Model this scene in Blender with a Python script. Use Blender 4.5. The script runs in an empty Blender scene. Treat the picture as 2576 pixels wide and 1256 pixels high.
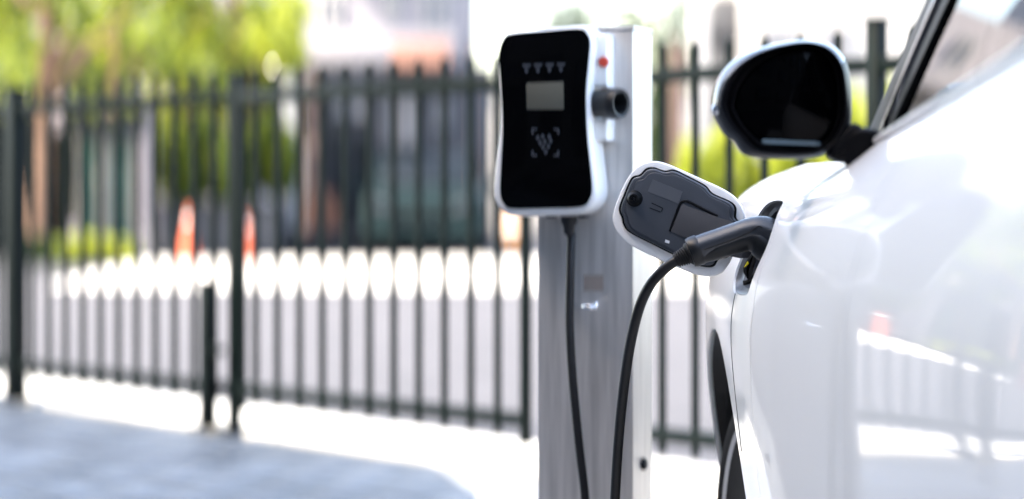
import bpy, bmesh, math, random
import numpy as np
from mathutils import Vector, Matrix
R = math.radians
random.seed(7); rng = np.random.default_rng(7)
S = bpy.context.scene
COL = S.collection

# ------------------------------------------------------------------ camera
HC = 0.95            # lens height above the ground
LENS = 90.0
F = 2576 * LENS / 36.0       # focal length in units of a 2576 px wide picture
HOR = 478.0                  # horizon row in that picture
cd = bpy.data.cameras.new('camera'); cam = bpy.data.objects.new('camera', cd); COL.objects.link(cam)
cam.location = (0, 0, HC); cam.rotation_euler = (R(90), 0, 0)
cd.lens = LENS; cd.sensor_width = 36; cd.shift_y = -(628 - HOR) / 2576
cd.clip_start = .05; cd.clip_end = 3000
cd.dof.use_dof = True; cd.dof.focus_distance = 4.09; cd.dof.aperture_fstop = 1.6
cd.dof.aperture_ratio = 1.75
S.camera = cam

# ------------------------------------------------------------------ light
SUN_EL, SUN_AZ = 48, 250       # azimuth: degrees to the right of the view direction (behind the camera)
w = bpy.data.worlds.new('World'); S.world = w; w.use_nodes = True
nt = w.node_tree; nt.nodes.clear()
sky = nt.nodes.new('ShaderNodeTexSky'); sky.sky_type = 'NISHITA'; sky.sun_disc = False
sky.sun_elevation = R(SUN_EL); sky.sun_rotation = R(SUN_AZ); sky.air_density = 1.0; sky.dust_density = 2.5; sky.ozone_density = 1.0
bg = nt.nodes.new('ShaderNodeBackground'); bg.inputs['Strength'].default_value = .15
wo = nt.nodes.new('ShaderNodeOutputWorld')
nt.links.new(sky.outputs[0], bg.inputs[0]); nt.links.new(bg.outputs[0], wo.inputs[0])
sd = bpy.data.lights.new('sun', 'SUN'); so = bpy.data.objects.new('sun', sd); COL.objects.link(so)
sd.energy = 2.8; sd.angle = R(.5); sd.color = (1, .95, .86)
sdir = Vector((math.sin(R(SUN_AZ)) * math.cos(R(SUN_EL)), math.cos(R(SUN_AZ)) * math.cos(R(SUN_EL)), math.sin(R(SUN_EL))))
so.location = (0, 0, 30); so.rotation_euler = (-sdir).to_track_quat('-Z', 'Y').to_euler()
S.view_settings.view_transform = 'Standard'; S.view_settings.look = 'None'
S.view_settings.exposure = 3.05; S.view_settings.gamma = 1
S.view_settings.use_white_balance = True; S.view_settings.white_balance_temperature = 7350; S.view_settings.white_balance_tint = 10
S.render.engine = 'CYCLES'
S.cycles.use_denoising = True
S.cycles.max_bounces = 8; S.cycles.transparent_max_bounces = 12
S.cycles.caustics_reflective = False; S.cycles.caustics_refractive = False

# ------------------------------------------------------------------ helpers
def at(x, y, Y):
    return Vector(((x - 1288) / F * Y, Y, HC + (HOR - y) / F * Y))
def on_plane(x, y, P, n):
    d = Vector(((x - 1288) / F, 1, (HOR - y) / F)); o = Vector((0, 0, HC))
    return o + d * ((P - o).dot(n) / d.dot(n))
def mat(name, col, rough=.5, metal=0, spec=.5, coat=0, noise=0, nscale=20, bump=0, bscale=80, emit=None, island=0, coat_rough=.03, col2=None, stretch=None):
    m = bpy.data.materials.new(name); m.use_nodes = True
    t = m.node_tree; p = t.nodes['Principled BSDF']
    p.inputs['Base Color'].default_value = (*col, 1); p.inputs['Roughness'].default_value = rough
    p.inputs['Metallic'].default_value = metal; p.inputs['Specular IOR Level'].default_value = spec
    p.inputs['Coat Weight'].default_value = coat; p.inputs['Coat Roughness'].default_value = coat_rough
    tc = t.nodes.new('ShaderNodeTexCoord'); src = tc.outputs['Object']
    if stretch:
        mp = t.nodes.new('ShaderNodeMapping'); mp.inputs['Scale'].default_value = stretch
        t.links.new(src, mp.inputs[0]); src = mp.outputs[0]
    if noise:
        n = t.nodes.new('ShaderNodeTexNoise'); n.inputs['Scale'].default_value = nscale; n.inputs['Detail'].default_value = 6
        t.links.new(src, n.inputs['Vector'])
        r = t.nodes.new('ShaderNodeValToRGB')
        r.color_ramp.elements[0].position = .3; r.color_ramp.elements[1].position = .7
        c2 = col2 or tuple(min(1, c * (1 + noise)) for c in col)
        r.color_ramp.elements[0].color = (*[c * (1 - noise) for c in col], 1); r.color_ramp.elements[1].color = (*c2, 1)
        t.links.new(n.outputs['Fac'], r.inputs[0]); out = r.outputs[0]
        if island:
            g = t.nodes.new('ShaderNodeObjectInfo'); hs = t.nodes.new('ShaderNodeHueSaturation')
            mr = t.nodes.new('ShaderNodeMapRange'); mr.inputs['To Min'].default_value = 1 - island; mr.inputs['To Max'].default_value = 1 + island
            t.links.new(g.outputs['Random'], mr.inputs[0]); t.links.new(mr.outputs[0], hs.inputs['Value']); t.links.new(out, hs.inputs['Color']); out = hs.outputs[0]
        t.links.new(out, p.inputs['Base Color'])
        mr2 = t.nodes.new('ShaderNodeMapRange'); mr2.inputs['To Min'].default_value = max(0, rough - .08); mr2.inputs['To Max'].default_value = min(1, rough + .08)
        t.links.new(n.outputs['Fac'], mr2.inputs[0]); t.links.new(mr2.outputs[0], p.inputs['Roughness'])
    if bump:
        n2 = t.nodes.new('ShaderNodeTexNoise'); n2.inputs['Scale'].default_value = bscale; n2.inputs['Detail'].default_value = 4
        t.links.new(src, n2.inputs['Vector'])
        b = t.nodes.new('ShaderNodeBump'); b.inputs['Strength'].default_value = bump; b.inputs['Distance'].default_value = .01
        t.links.new(n2.outputs['Fac'], b.inputs['Height']); t.links.new(b.outputs[0], p.inputs['Normal'])
    if emit:
        p.inputs['Emission Color'].default_value = (*emit[:3], 1); p.inputs['Emission Strength'].default_value = emit[3]
    return m
def glass_mat(name, tint=(.75, .8, .78), rough=0.0, ior=1.5):
    m = bpy.data.materials.new(name); m.use_nodes = True; t = m.node_tree; t.nodes.clear()
    o = t.nodes.new('ShaderNodeOutputMaterial'); mx = t.nodes.new('ShaderNodeMixShader')
    fr = t.nodes.new('ShaderNodeFresnel'); fr.inputs['IOR'].default_value = ior
    tr = t.nodes.new('ShaderNodeBsdfTransparent'); tr.inputs[0].default_value = (*tint, 1)
    gl = t.nodes.new('ShaderNodeBsdfGlossy'); gl.inputs['Roughness'].default_value = rough
    t.links.new(fr.outputs[0], mx.inputs[0]); t.links.new(tr.outputs[0], mx.inputs[1]); t.links.new(gl.outputs[0], mx.inputs[2]); t.links.new(mx.outputs[0], o.inputs[0])
    return m
def leaf_mat(name, c1, c2, tl=.5):
    m = bpy.data.materials.new(name); m.use_nodes = True; t = m.node_tree; t.nodes.clear()
    o = t.nodes.new('ShaderNodeOutputMaterial'); mx = t.nodes.new('ShaderNodeMixShader'); mx.inputs[0].default_value = tl
    g = t.nodes.new('ShaderNodeNewGeometry'); r = t.nodes.new('ShaderNodeValToRGB')
    r.color_ramp.elements[0].color = (*c1, 1); r.color_ramp.elements[1].color = (*c2, 1)
    t.links.new(g.outputs['Random Per Island'], r.inputs[0])
    d = t.nodes.new('ShaderNodeBsdfPrincipled'); d.inputs['Roughness'].default_value = .22; tr = t.nodes.new('ShaderNodeBsdfTranslucent')
    hs = t.nodes.new('ShaderNodeHueSaturation'); hs.inputs['Value'].default_value = 2.0; hs.inputs['Hue'].default_value = .485
    t.links.new(r.outputs[0], d.inputs['Base Color']); t.links.new(r.outputs[0], hs.inputs['Color']); t.links.new(hs.outputs[0], tr.inputs[0])
    t.links.new(d.outputs[0], mx.inputs[1]); t.links.new(tr.outputs[0], mx.inputs[2]); t.links.new(mx.outputs[0], o.inputs[0])
    return m

def tag(o, label=None, cat=None, group=None, kind=None):
    if label: o['label'] = label
    if cat: o['category'] = cat
    if group: o['group'] = group
    if kind: o['kind'] = kind
    return o
def thing(name, loc, label, cat, group=None):
    o = bpy.data.objects.new(name, None); COL.objects.link(o); o.location = loc; o.empty_display_size = .1
    return tag(o, label, cat, group)
ROOTLOC = {}
def worldloc(o):
    l = Vector((0, 0, 0))
    while o is not None: l = l + o.location; o = o.parent
    return l
def link(name, me, m, parent=None, angle=38, origin=None):
    """me holds world coordinates; the object's origin goes to `origin` (default: bounding-box centre at base)."""
    n = len(me.vertices); co = np.empty(n * 3); me.vertices.foreach_get('co', co); co = co.reshape(-1, 3)
    if origin is None:
        lo, hi = co.min(0), co.max(0); origin = Vector(((lo[0] + hi[0]) / 2, (lo[1] + hi[1]) / 2, lo[2]))
    co -= np.array(origin); me.vertices.foreach_set('co', co.ravel()); me.update()
    if m is not None:
        me.materials.clear(); me.materials.append(m)
    if angle:
        me.shade_smooth(); me.set_sharp_from_angle(angle=R(angle))
    o = bpy.data.objects.new(name, me); COL.objects.link(o)
    o.location = Vector(origin)
    if parent is not None:
        o.parent = parent; o.location = Vector(origin) - worldloc(parent)
    return o
def pyd(name, V, Fc):
    me = bpy.data.meshes.new(name); me.from_pydata([tuple(v) for v in V], [], Fc); me.update(); return me
def bm_mesh(name, bm, recalc=True):
    if recalc: bmesh.ops.recalc_face_normals(bm, faces=bm.faces[:])
    me = bpy.data.meshes.new(name); bm.to_mesh(me); bm.free(); return me
def cat_rom(P, n=8, closed=True):
    P = [np.array(p, float) for p in P]; N = len(P); out = []
    rg = range(N) if closed else range(N - 1)
    for i in rg:
        if closed: a, b, c, d = P[i - 1], P[i], P[(i + 1) % N], P[(i + 2) % N]
        else: a, b, c, d = P[max(i - 1, 0)], P[i], P[i + 1], P[min(i + 2, N - 1)]
        for k in range(n):
            t = k / n
            out.append(.5 * ((2 * b) + (c - a) * t + (2 * a - 5 * b + 4 * c - d) * t * t + (3 * b - a - 3 * c + d) * t ** 3))
    if not closed: out.append(P[-1])
    return out
def prism(name, pts, vec, m, parent=None, bevel=0, seg=2, both=True, angle=38):
    """closed outline pts (world) pushed along vec"""
    bm = bmesh.new(); vec = Vector(vec)
    a = [bm.verts.new(Vector(p)) for p in pts]; b = [bm.verts.new(Vector(p) + vec) for p in pts]
    fa = bm.faces.new(a); fb = bm.faces.new(b[::-1]); n = len(pts)
    for i in range(n): bm.faces.new((a[i], b[i], b[(i + 1) % n], a[(i + 1) % n]))
    bmesh.ops.recalc_face_normals(bm, faces=bm.faces[:])
    if bevel:
        e = [x for x in fa.edges] + ([x for x in fb.edges] if both else [])
        bmesh.ops.bevel(bm, geom=e, offset=bevel, segments=seg, profile=.5, affect='EDGES')
    return link(name, bm_mesh(name, bm), m, parent, angle)
def box_bm(bm, c, size, rot=None, bevel=0):
    ret = bmesh.ops.create_cube(bm, size=1); vs = ret['verts']
    M = Matrix.Translation(Vector(c)) @ (rot.to_4x4() if rot is not None else Matrix.Identity(4)) @ Matrix.Diagonal((*size, 1))
    bmesh.ops.transform(bm, matrix=M, verts=vs)
    if bevel:
        es = list({e for v in vs for e in v.link_edges})
        bmesh.ops.bevel(bm, geom=es, offset=bevel, segments=2, profile=.5, affect='EDGES')
def box(name, c, size, m, parent=None, rot=None, bevel=0):
    bm = bmesh.new(); box_bm(bm, c, size, rot, bevel)
    return link(name, bm_mesh(name, bm), m, parent)
def tube_me(name, path, rad, seg=16, caps=True, squash=None):
    path = [Vector(p) for p in path]; n = len(path)
    rad = rad if hasattr(rad, '__len__') else [rad] * n
    V, Fc = [], []; up = None
    for i, p in enumerate(path):
        t = (path[min(i + 1, n - 1)] - path[max(i - 1, 0)]).normalized()
        if up is None:
            up = Vector((0, 1, 0)) if abs(t.y) < .9 else Vector((0, 0, 1))
        up = (up - t * up.dot(t)).normalized(); s = t.cross(up)
        q = squash[i] if squash else 1
        for k in range(seg):
            a = 2 * math.pi * k / seg
            V.append(p + (up * math.cos(a) * q + s * math.sin(a)) * rad[i])
    for i in range(n - 1):
        for k in range(seg):
            k2 = (k + 1) % seg
            Fc.append((i * seg + k, i * seg + k2, (i + 1) * seg + k2, (i + 1) * seg + k))
    if caps: Fc.append(tuple(range(seg))[::-1]); Fc.append(tuple((n - 1) * seg + k for k in range(seg)))
    return pyd(name, V, Fc)
def tube(name, path, rad, m, parent=None, seg=16, smooth=0, squash=None):
    if smooth: path = cat_rom(path, smooth, closed=False)
    return link(name, tube_me(name, path, rad, seg, True, squash), m, parent)
def lathe_me(name, prof, axis_o, axis_d, seg=40):
    """prof: (radius, distance along axis)"""
    d = Vector(axis_d).normalized(); a = d.orthogonal().normalized(); b = d.cross(a); V = []; Fc = []; n = len(prof)
    for r, h in prof:
        for k in range(seg):
            t = 2 * math.pi * k / seg
            V.append(Vector(axis_o) + d * h + (a * math.cos(t) + b * math.sin(t)) * r)
    for i in range(n - 1):
        for k in range(seg):
            k2 = (k + 1) % seg; Fc.append((i * seg + k, i * seg + k2, (i + 1) * seg + k2, (i + 1) * seg + k))
    if prof[0][0] > 1e-5: Fc.append(tuple(range(seg))[::-1])
    if prof[-1][0] > 1e-5: Fc.append(tuple((n - 1) * seg + k for k in range(seg)))
    me = pyd(name, V, Fc)
    bm = bmesh.new(); bm.from_mesh(me); bmesh.ops.remove_doubles(bm, verts=bm.verts, dist=1e-5); bmesh.ops.recalc_face_normals(bm, faces=bm.faces[:]); bm.to_mesh(me); bm.free()
    return me
def lathe(name, prof, o, d, m, parent=None, seg=40):
    return link(name, lathe_me(name, prof, o, d, seg), m, parent)
def sheet(name, poly, z, m, kind='structure'):
    me = pyd(name, [(x, y, z) for x, y in poly], [tuple(range(len(poly)))])
    return tag(link(name, me, m, None, 0), kind=kind)

# ------------------------------------------------------------------ materials
M = {}
M['paint'] = mat('white_car_paint', (.82, .82, .82), .45, coat=.6, spec=.25, coat_rough=.03, bump=.010, bscale=4)
M['trim'] = mat('black_trim', (.005, .005, .006), .4, spec=.08)
M['plastic'] = mat('dark_plastic', (.012, .0135, .016), .42, spec=.3, bump=.05, bscale=900)
M['panel'] = mat('flap_panel_plastic', (.052, .059, .072), .36, spec=.45, noise=.12, nscale=14, bump=.04, bscale=700)
M['panel2'] = mat('flap_label_film', (.085, .092, .105), .34)
M['arm'] = mat('hinge_arm_plastic', (.070, .070, .075), .22, spec=.5)
M['rubber'] = mat('rubber', (.010, .010, .011), .6, spec=.25, noise=.2, nscale=60)
M['seal'] = mat('black_seal', (.002, .0025, .0035), .5, spec=.15)
M['cable'] = mat('cable_sheath', (.006, .0065, .008), .42, spec=.3, noise=.25, nscale=40, bump=.06, bscale=300)
M['handle'] = mat('handle_plastic', (.020, .023, .029), .27, bump=.03, bscale=1200, spec=.6)
M['grip'] = mat('grip_plastic', (.005, .006, .0075), .36, spec=.35)
M['yellow'] = mat('yellow_sticker', (.85, .78, .02), .5)
M['white_plastic'] = mat('white_plastic', (.72, .73, .74), .3, spec=.5)
M['silver'] = mat('silver_shell', (.05, .052, .056), .22, spec=.6, coat=.5)
M['chrome'] = mat('chrome', (.75, .77, .8), .12, metal=1)
M['mirror'] = mat('dark_mirror_glass', (.0006, .0006, .0008), .05, spec=.07)
M['paleblue'] = mat('painted_reflection', (.16, .24, .29), .25)
M['blackglass'] = mat('charger_glass', (.0006, .0006, .0008), .10, spec=.12)
M['lcd'] = mat('lcd', (.085, .085, .07), .25)
M['mark'] = mat('printed_mark', (.035, .042, .055), .5)
M['red'] = mat('red_button', (.50, .05, .03), .4)
M['steel'] = mat('brushed_steel', (.62, .59, .565), .42, metal=.7, noise=.18, nscale=5, stretch=(14, 14, .8), bump=.03, bscale=60)
M['sticker'] = mat('faded_sticker', (.30, .25, .22), .6)
M['glass'] = glass_mat('car_glass', (.42, .40, .41), 0, 1.5)
M['clear'] = glass_mat('clear_glass', (.86, .9, .88))
M['interior'] = mat('car_interior', (.03, .03, .032), .8)
M['alloy'] = mat('alloy', (.68, .69, .70), .35, metal=.25)
M['fence'] = mat('fence_paint', (.0012, .0042, .0044), .5, spec=.12, noise=.3, nscale=30)
M['asphalt'] = mat('asphalt', (.050, .049, .057), .85, noise=.25, nscale=3, bump=.3, bscale=150)
M['concrete'] = mat('light_concrete', (.50, .49, .46), .85, noise=.12, nscale=2.5, bump=.25, bscale=90)
M['slab'] = mat('plaza_slab', (.46, .45, .43), .85, noise=.12, nscale=1.2)
M['bed'] = mat('paver_bed', (.02, .023, .028), .9, noise=.2, nscale=20)
M['paver'] = mat('blue_grey_paver', (.118, .135, .155), .42, noise=.3, nscale=5, bump=.25, bscale=60, island=.38)
M['bark'] = mat('bark', (.13, .075, .05), .9, noise=.35, nscale=10, bump=.8, bscale=25)
M['leaf'] = leaf_mat('leaf_green', (.035, .07, .010), (.20, .25, .04), .5)
M['leaf_y'] = leaf_mat('leaf_yellow_green', (.10, .14, .010), (.32, .36, .05), .5)
M['leaf_d'] = leaf_mat('leaf_dark', (.008, .024, .005), (.03, .055, .008), .4)
M['leaf_far_haze'] = leaf_mat('leaf_far_haze', (.06, .08, .055), (.16, .19, .13), .4)  # distance haze put into the leaf colour as a paler grey-green
M['orange'] = mat('cone_orange', (.42, .075, .028), .5, noise=.1, nscale=8)
M['white_band'] = mat('cone_white', (.75, .75, .75), .5)
M['w_wall'] = mat('pale_render', (.25, .238, .262), .85, noise=.05, nscale=.8)
M['w_wall2'] = mat('white_render', (.33, .325, .325), .85, noise=.05, nscale=.8)
M['grey_wall'] = mat('grey_render', (.07, .07, .075), .8, noise=.1, nscale=1)
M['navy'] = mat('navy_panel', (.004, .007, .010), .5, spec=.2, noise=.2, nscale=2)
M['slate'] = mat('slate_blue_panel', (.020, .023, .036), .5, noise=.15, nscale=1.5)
M['win'] = mat('window_glass', (.05, .055, .07), .1, spec=.2)
M['winl'] = mat('pale_blind', (.17, .175, .205), .4)
M['teal'] = mat('teal_board', (.012, .115, .095), .6, noise=.2, nscale=2)
M['cream'] = mat('cream_column', (.22, .21, .19), .7)
M['greyblue'] = mat('grey_column', (.075, .077, .095), .7, noise=.08, nscale=3)
M['terracotta'] = mat('terracotta', (.11, .048, .032), .8, noise=.2, nscale=4)
M['pinkish'] = mat('pink_brown_render', (.10, .062, .054), .8, noise=.15, nscale=3)
M['amber'] = mat('amber_plastic', (.35, .14, .012), .5)
M['darkcar'] = mat('dark_car_paint', (.008, .016, .018), .5, spec=.04)
M['lamp'] = mat('lamp_lens', (.05, .055, .065), .3, spec=.3)

# ------------------------------------------------------------------ ground
FA, FB = 7.09, -.828           # fence line in plan: X = FA + FB*Y
fd = Vector((-FB, -1, 0)).normalized()      # along the fence, towards the right
fn = Vector((-1, FB, 0)).normalized()       # towards the camera side
def fp(px, z=0):               # point on the fence line under picture column px
    k = (px - 1288) / F; Y = FA / (k - FB); return Vector((k * Y, Y, z))
sheet('ground', [(-600, -300), (600, -300), (600, 1500), (-600, 1500)], 0, M['asphalt'])
e0 = Vector((-2.12, 11.3, 0)) + fn * .02
ed = Vector((.747, -1, 0)).normalized(); en = Vector((1, .747, 0)).normalized()
def strip(name, a, b, s0, s1, z, m):
    P = [e0 + ed * s0 + en * a, e0 + ed * s1 + en * a, e0 + ed * s1 + en * b, e0 + ed * s0 + en * b]
    return sheet(name, [(p.x, p.y) for p in P], z, m)
def kerb_block(name, a, b, s0, s1, h, m):
    pts = [e0 + ed * s0 + en * a, e0 + ed * s1 + en * a, e0 + ed * s1 + en * b, e0 + ed * s0 + en * b]
    o = prism(name, pts, (0, 0, h), m, None, .012)
    return tag(o, kind='structure')
kerb_block('fence_kerb', 0.0, .60, -9, 9, .03, M['concrete'])
pad = [(-.30, 8.80), (-.18, 2.2), (2.9, 2.2), (2.9, 4.45), (-.22, 8.66)]
sheet('charging_bay_slab', [(-.30, 8.83), (-.11, 7.85), (-.10, 1.0), (2.7, 1.0), (2.7, 4.75)], .014, M['concrete'])
sheet('pavement_bed', [tuple((e0 + ed * s + en * a).xy) for s, a in ((-9, -.005), (9, -.005), (9, -13), (-9, -13))], .004, M['bed'])
pavement = tag(link('pavement', pyd('pavement', [(e0 + ed * s + en * a) + Vector((0, 0, .0062)) for s, a in ((-8.9, -.01), (2.75, -.01), (2.75, -.02), (-8.9, -.02))], [(0, 1, 2, 3)]), M['bed'], None, 0), kind='structure')
# pavers: laid in running bond parallel to the fence
pw, pl, gap = .15, .30, .014
bm = bmesh.new(); box_bm(bm, (0, 0, 0), (pl - gap, pw - gap, .03), None, .004); PAV = bm_mesh('paver', bm)
PAV.materials.append(M['paver']); PAV.shade_smooth(); PAV.set_sharp_from_angle(angle=R(30))
ang = math.atan2(ed.y, ed.x)
cand = []
for i in range(0, 60):
    for j in range(-26, 26):
        c = e0 + en * (-.02 - pw * (i + .5)) + ed * (pl * (j + (.5 if i % 2 else 0)))
        if c.y < .6 or c.x > (.12 if c.y > 7.5 else 0): continue
        k = c.x / c.y * F + 1288; yy = HOR + HC / c.y * F
        vis = -60 < k < 1360 and yy < 1300
        cand.append((not vis, c.y, c))
cand.sort(key=lambda t: (t[0], t[1]))
rest = bmesh.new(); nvis = 0
for n, (nv, _, c) in enumerate(cand):
    z = -.0045 + rng.uniform(-.0015, .0015)
    if n < 300 and not nv:
        o = bpy.data.objects.new('paver', PAV); COL.objects.link(o); o.parent = pavement
        o.location = Vector((c.x, c.y, z)) - worldloc(pavement); o.rotation_euler = (0, 0, ang)
    else:
        box_bm(rest, (c.x, c.y, z), (pl - gap, pw - gap, .03), Matrix.Rotation(ang, 3, 'Z'))
o = link('paver_field', bm_mesh('paver_field', rest), M['paver'], pavement); o['kind'] = 'stuff'
# far sunlit plaza
sheet('plaza', [(-4.6, 25.0), (30, 23.0), (30, 37), (-4.9, 34)], .004, M['slab'])
sheet('planting_bed', [(-9, 29.5), (-4.95, 29.5), (-4.95, 34), (-9, 34)], .006, M['bed'])

# ------------------------------------------------------------------ unseen building added behind the camera to shade the bay
def shading():
    edge = en.dot(e0) + .02                      # the shade ends here, along the fence
    nb = -4.2                                   # added building's facade plane: en.p = nb
    hz = Vector((-sdir.x, -sdir.y, 0)); H = (edge - nb) / (hz.dot(en) / sdir.z)
    root = thing('shade_building', en * nb + ed * 1.0, 'tall grey office building added unseen behind the charging bay for shade', 'building')
    rot = Matrix.Rotation(math.atan2(ed.y, ed.x), 3, 'Z')
    def ob(name, s, n, z, size, m, parent): return box(name, en * (nb + n) + ed * s + Vector((0, 0, z)), size, m, parent, rot, .01)
    dark = mat('dark_facade', (.10, .10, .105), .8, noise=.1, nscale=1)
    ob('wall', 1.0, -5, H / 2 - .1, (44, 10, H - .2), dark, root); ob('parapet', 1.0, -5, H - .1, (44.3, 10.0, .2), dark, root)  # wall and parapet of the added shade building
    for k in range(3):
        for i in range(14):
            w_ = ob('window', -18 + i * 2.9, .02, 2.0 + k * 3.2, (1.7, .08, 1.7), M['trim'], root); ob('pane', -18 + i * 2.9, .05, 2.0 + k * 3.2, (1.56, .06, 1.56), M['win'], w_)  # windows of the added shade building
shading()

# ------------------------------------------------------------------ the white car
CX = 1.27
WX = .362
CAB = [(.085, -.72), (.035, -.62), (.006, -.45), (0, -.28), (.006, -.15), (.024, -.07), (.055, -.005), (.112, .043), (.135, .06)]
FEN = [(.07, -.72), (.034, -.62), (.010, -.45), (-.005, -.27), (.003, -.155), (.027, -.085), (.050, -.02), (.100, .02), (.170, .047)]
def zbelt(Y): return .068 + .068 * min(max(3.43 - Y, -.3), 1.3)
def sstep(a, b, x):
    t = min(max((x - a) / (b - a), 0), 1); return t * t * (3 - 2 * t)
def prof(Y, n):
    f = sstep(3.55, 3.97, Y); zb = zbelt(Y); pts = []
    s = 1; dz = 0
    if Y > 4.6: q = min((Y - 4.6) / .78, .9999); s = (1 - q ** 3) ** (1 / 3); dz = -.13 * q * q
    if Y < 1.95: q = min((1.95 - Y) / .85, .9999); s = (1 - q ** 3.5) ** (1 / 3.5)
    for i in range(9):
        a, b = CAB[i], FEN[i]
        az = a[1] + (zb - .06) * (i / 8) ** 3
        X = WX + a[0] * (1 - f) + b[0] * f; z = az * (1 - f) + b[1] * f + dz * (i / 8) ** 1.5
        pts.append(((CX - (CX - X) * s), z))
    out = cat_rom(pts, 24, closed=False); A = np.array(out); t = np.linspace(0, 8, len(A))
    tt = n if hasattr(n, '__len__') else np.linspace(0, 8, n)
    return np.interp(tt, t, A[:, 0]), np.interp(tt, t, A[:, 1])
def side_x(Y, z):
    X, Z = prof(Y, 200); return float(np.interp(z, Z, X))
def side_n(Y, z):
    e = .01
    a = Vector((side_x(Y + e, z) - side_x(Y - e, z), 2 * e, 0)); b = Vector((side_x(Y, z + e) - side_x(Y, z - e), 0, 2 * e))
    n = a.cross(b).normalized()
    return n if n.x < 0 else -n
def flipx(p): return Vector((2 * CX - p[0], p[1], p[2]))
def panel_me(name, ys, ts, thick=.006, flip=False):
    G = []
    for Y in ys:
        X, Z = prof(Y, ts); G.append([Vector((x, Y, HC + z)) for x, z in zip(X, Z)])
    ny, nt_ = len(ys), len(ts); V = []; I = []
    for i in range(ny):
        for j in range(nt_):
            a = G[min(i + 1, ny - 1)][j] - G[max(i - 1, 0)][j]; b = G[i][min(j + 1, nt_ - 1)] - G[i][max(j - 1, 0)]
            n = a.cross(b)
            n = n.normalized() if n.length > 1e-9 else Vector((-1, 0, 0))
            if n.x > 0: n = -n
            I.append(G[i][j] - n * thick)
            V.append(G[i][j])
    V = V + I; N = ny * nt_; Fc = []
    idx = lambda i, j: i * nt_ + j
    for i in range(ny - 1):
        for j in range(nt_ - 1):
            q = (idx(i, j), idx(i, j + 1), idx(i + 1, j + 1), idx(i + 1, j))
            Fc.append(q); Fc.append(tuple(N + k for k in q[::-1]))
    ring = [idx(i, 0) for i in range(ny)] + [idx(ny - 1, j) for j in range(1, nt_)] + [idx(i, nt_ - 1) for i in range(ny - 2, -1, -1)] + [idx(0, j) for j in range(nt_ - 2, 0, -1)]
    for k in range(len(ring)):
        a, b = ring[k], ring[(k + 1) % len(ring)]; Fc.append((a, b, N + b, N + a))
    if flip: V = [flipx(v) for v in V]
    me = pyd(name, V, Fc)
    bm = bmesh.new(); bm.from_mesh(me); bmesh.ops.recalc_face_normals(bm, faces=bm.faces[:]); bm.to_mesh(me); bm.free()
    return me
def boolean(me, cutters):
    o = bpy.data.objects.new('tmp', me); COL.objects.link(o); cs = []
    for c in cutters:
        k = bpy.data.objects.new('cut', c); COL.objects.link(k); cs.append(k)
        md = o.modifiers.new('b', 'BOOLEAN'); md.operation = 'DIFFERENCE'; md.solver = 'EXACT'; md.object = k
    dg = bpy.context.evaluated_depsgraph_get(); dg.update()
    r = bpy.data.meshes.new_from_object(o.evaluated_get(dg))
    for k in cs + [o]: bpy.data.objects.remove(k)
    return r
car = thing('white_car', (CX, 3.2, 0), 'glossy white electric car plugged in with its charging flap open', 'car')
WF, WR = Vector((0, 4.5, HC - .645)), Vector((0, 1.85, HC - .645))
def arch_cut(c, r, flip=False):
    x0 = .2 if not flip else 2 * CX - .7
    return lathe_me('arch', [(0.0, 0), (r, 0), (r, .5), (0.0, .5)], (x0, c.y, c.z), (1, 0, 0), 72)
# outline of the charging port opening, in (Y, z)
PO = [(3.895, -.075), (3.887, -.030), (3.900, -.019), (3.95, -.0165), (4.06, -.018), (4.135, -.027), (4.185, -.050), (4.218, -.09), (4.228, -.14), (4.205, -.164), (4.14, -.169), (4.02, -.166), (3.955, -.160), (3.935, -.145), (3.915, -.115)]
POS = [(p[0], p[1]) for p in cat_rom(PO, 5)]
def port_cut():
    a = [(.25, y, HC + z) for y, z in POS]; b = [(.60, y, HC + z) for y, z in POS]; n = len(a)
    Fc = [tuple(range(n)), tuple(range(2 * n - 1, n - 1, -1))] + [(i, n + i, n + (i + 1) % n, (i + 1) % n) for i in range(n)]
    me = pyd('pc', a + b, Fc); bm = bmesh.new(); bm.from_mesh(me); bmesh.ops.recalc_face_normals(bm, faces=bm.faces[:]); bm.to_mesh(me); bm.free(); return me
T = np.linspace(0, 8, 73)
YG = dict(door=3.842)
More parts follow.
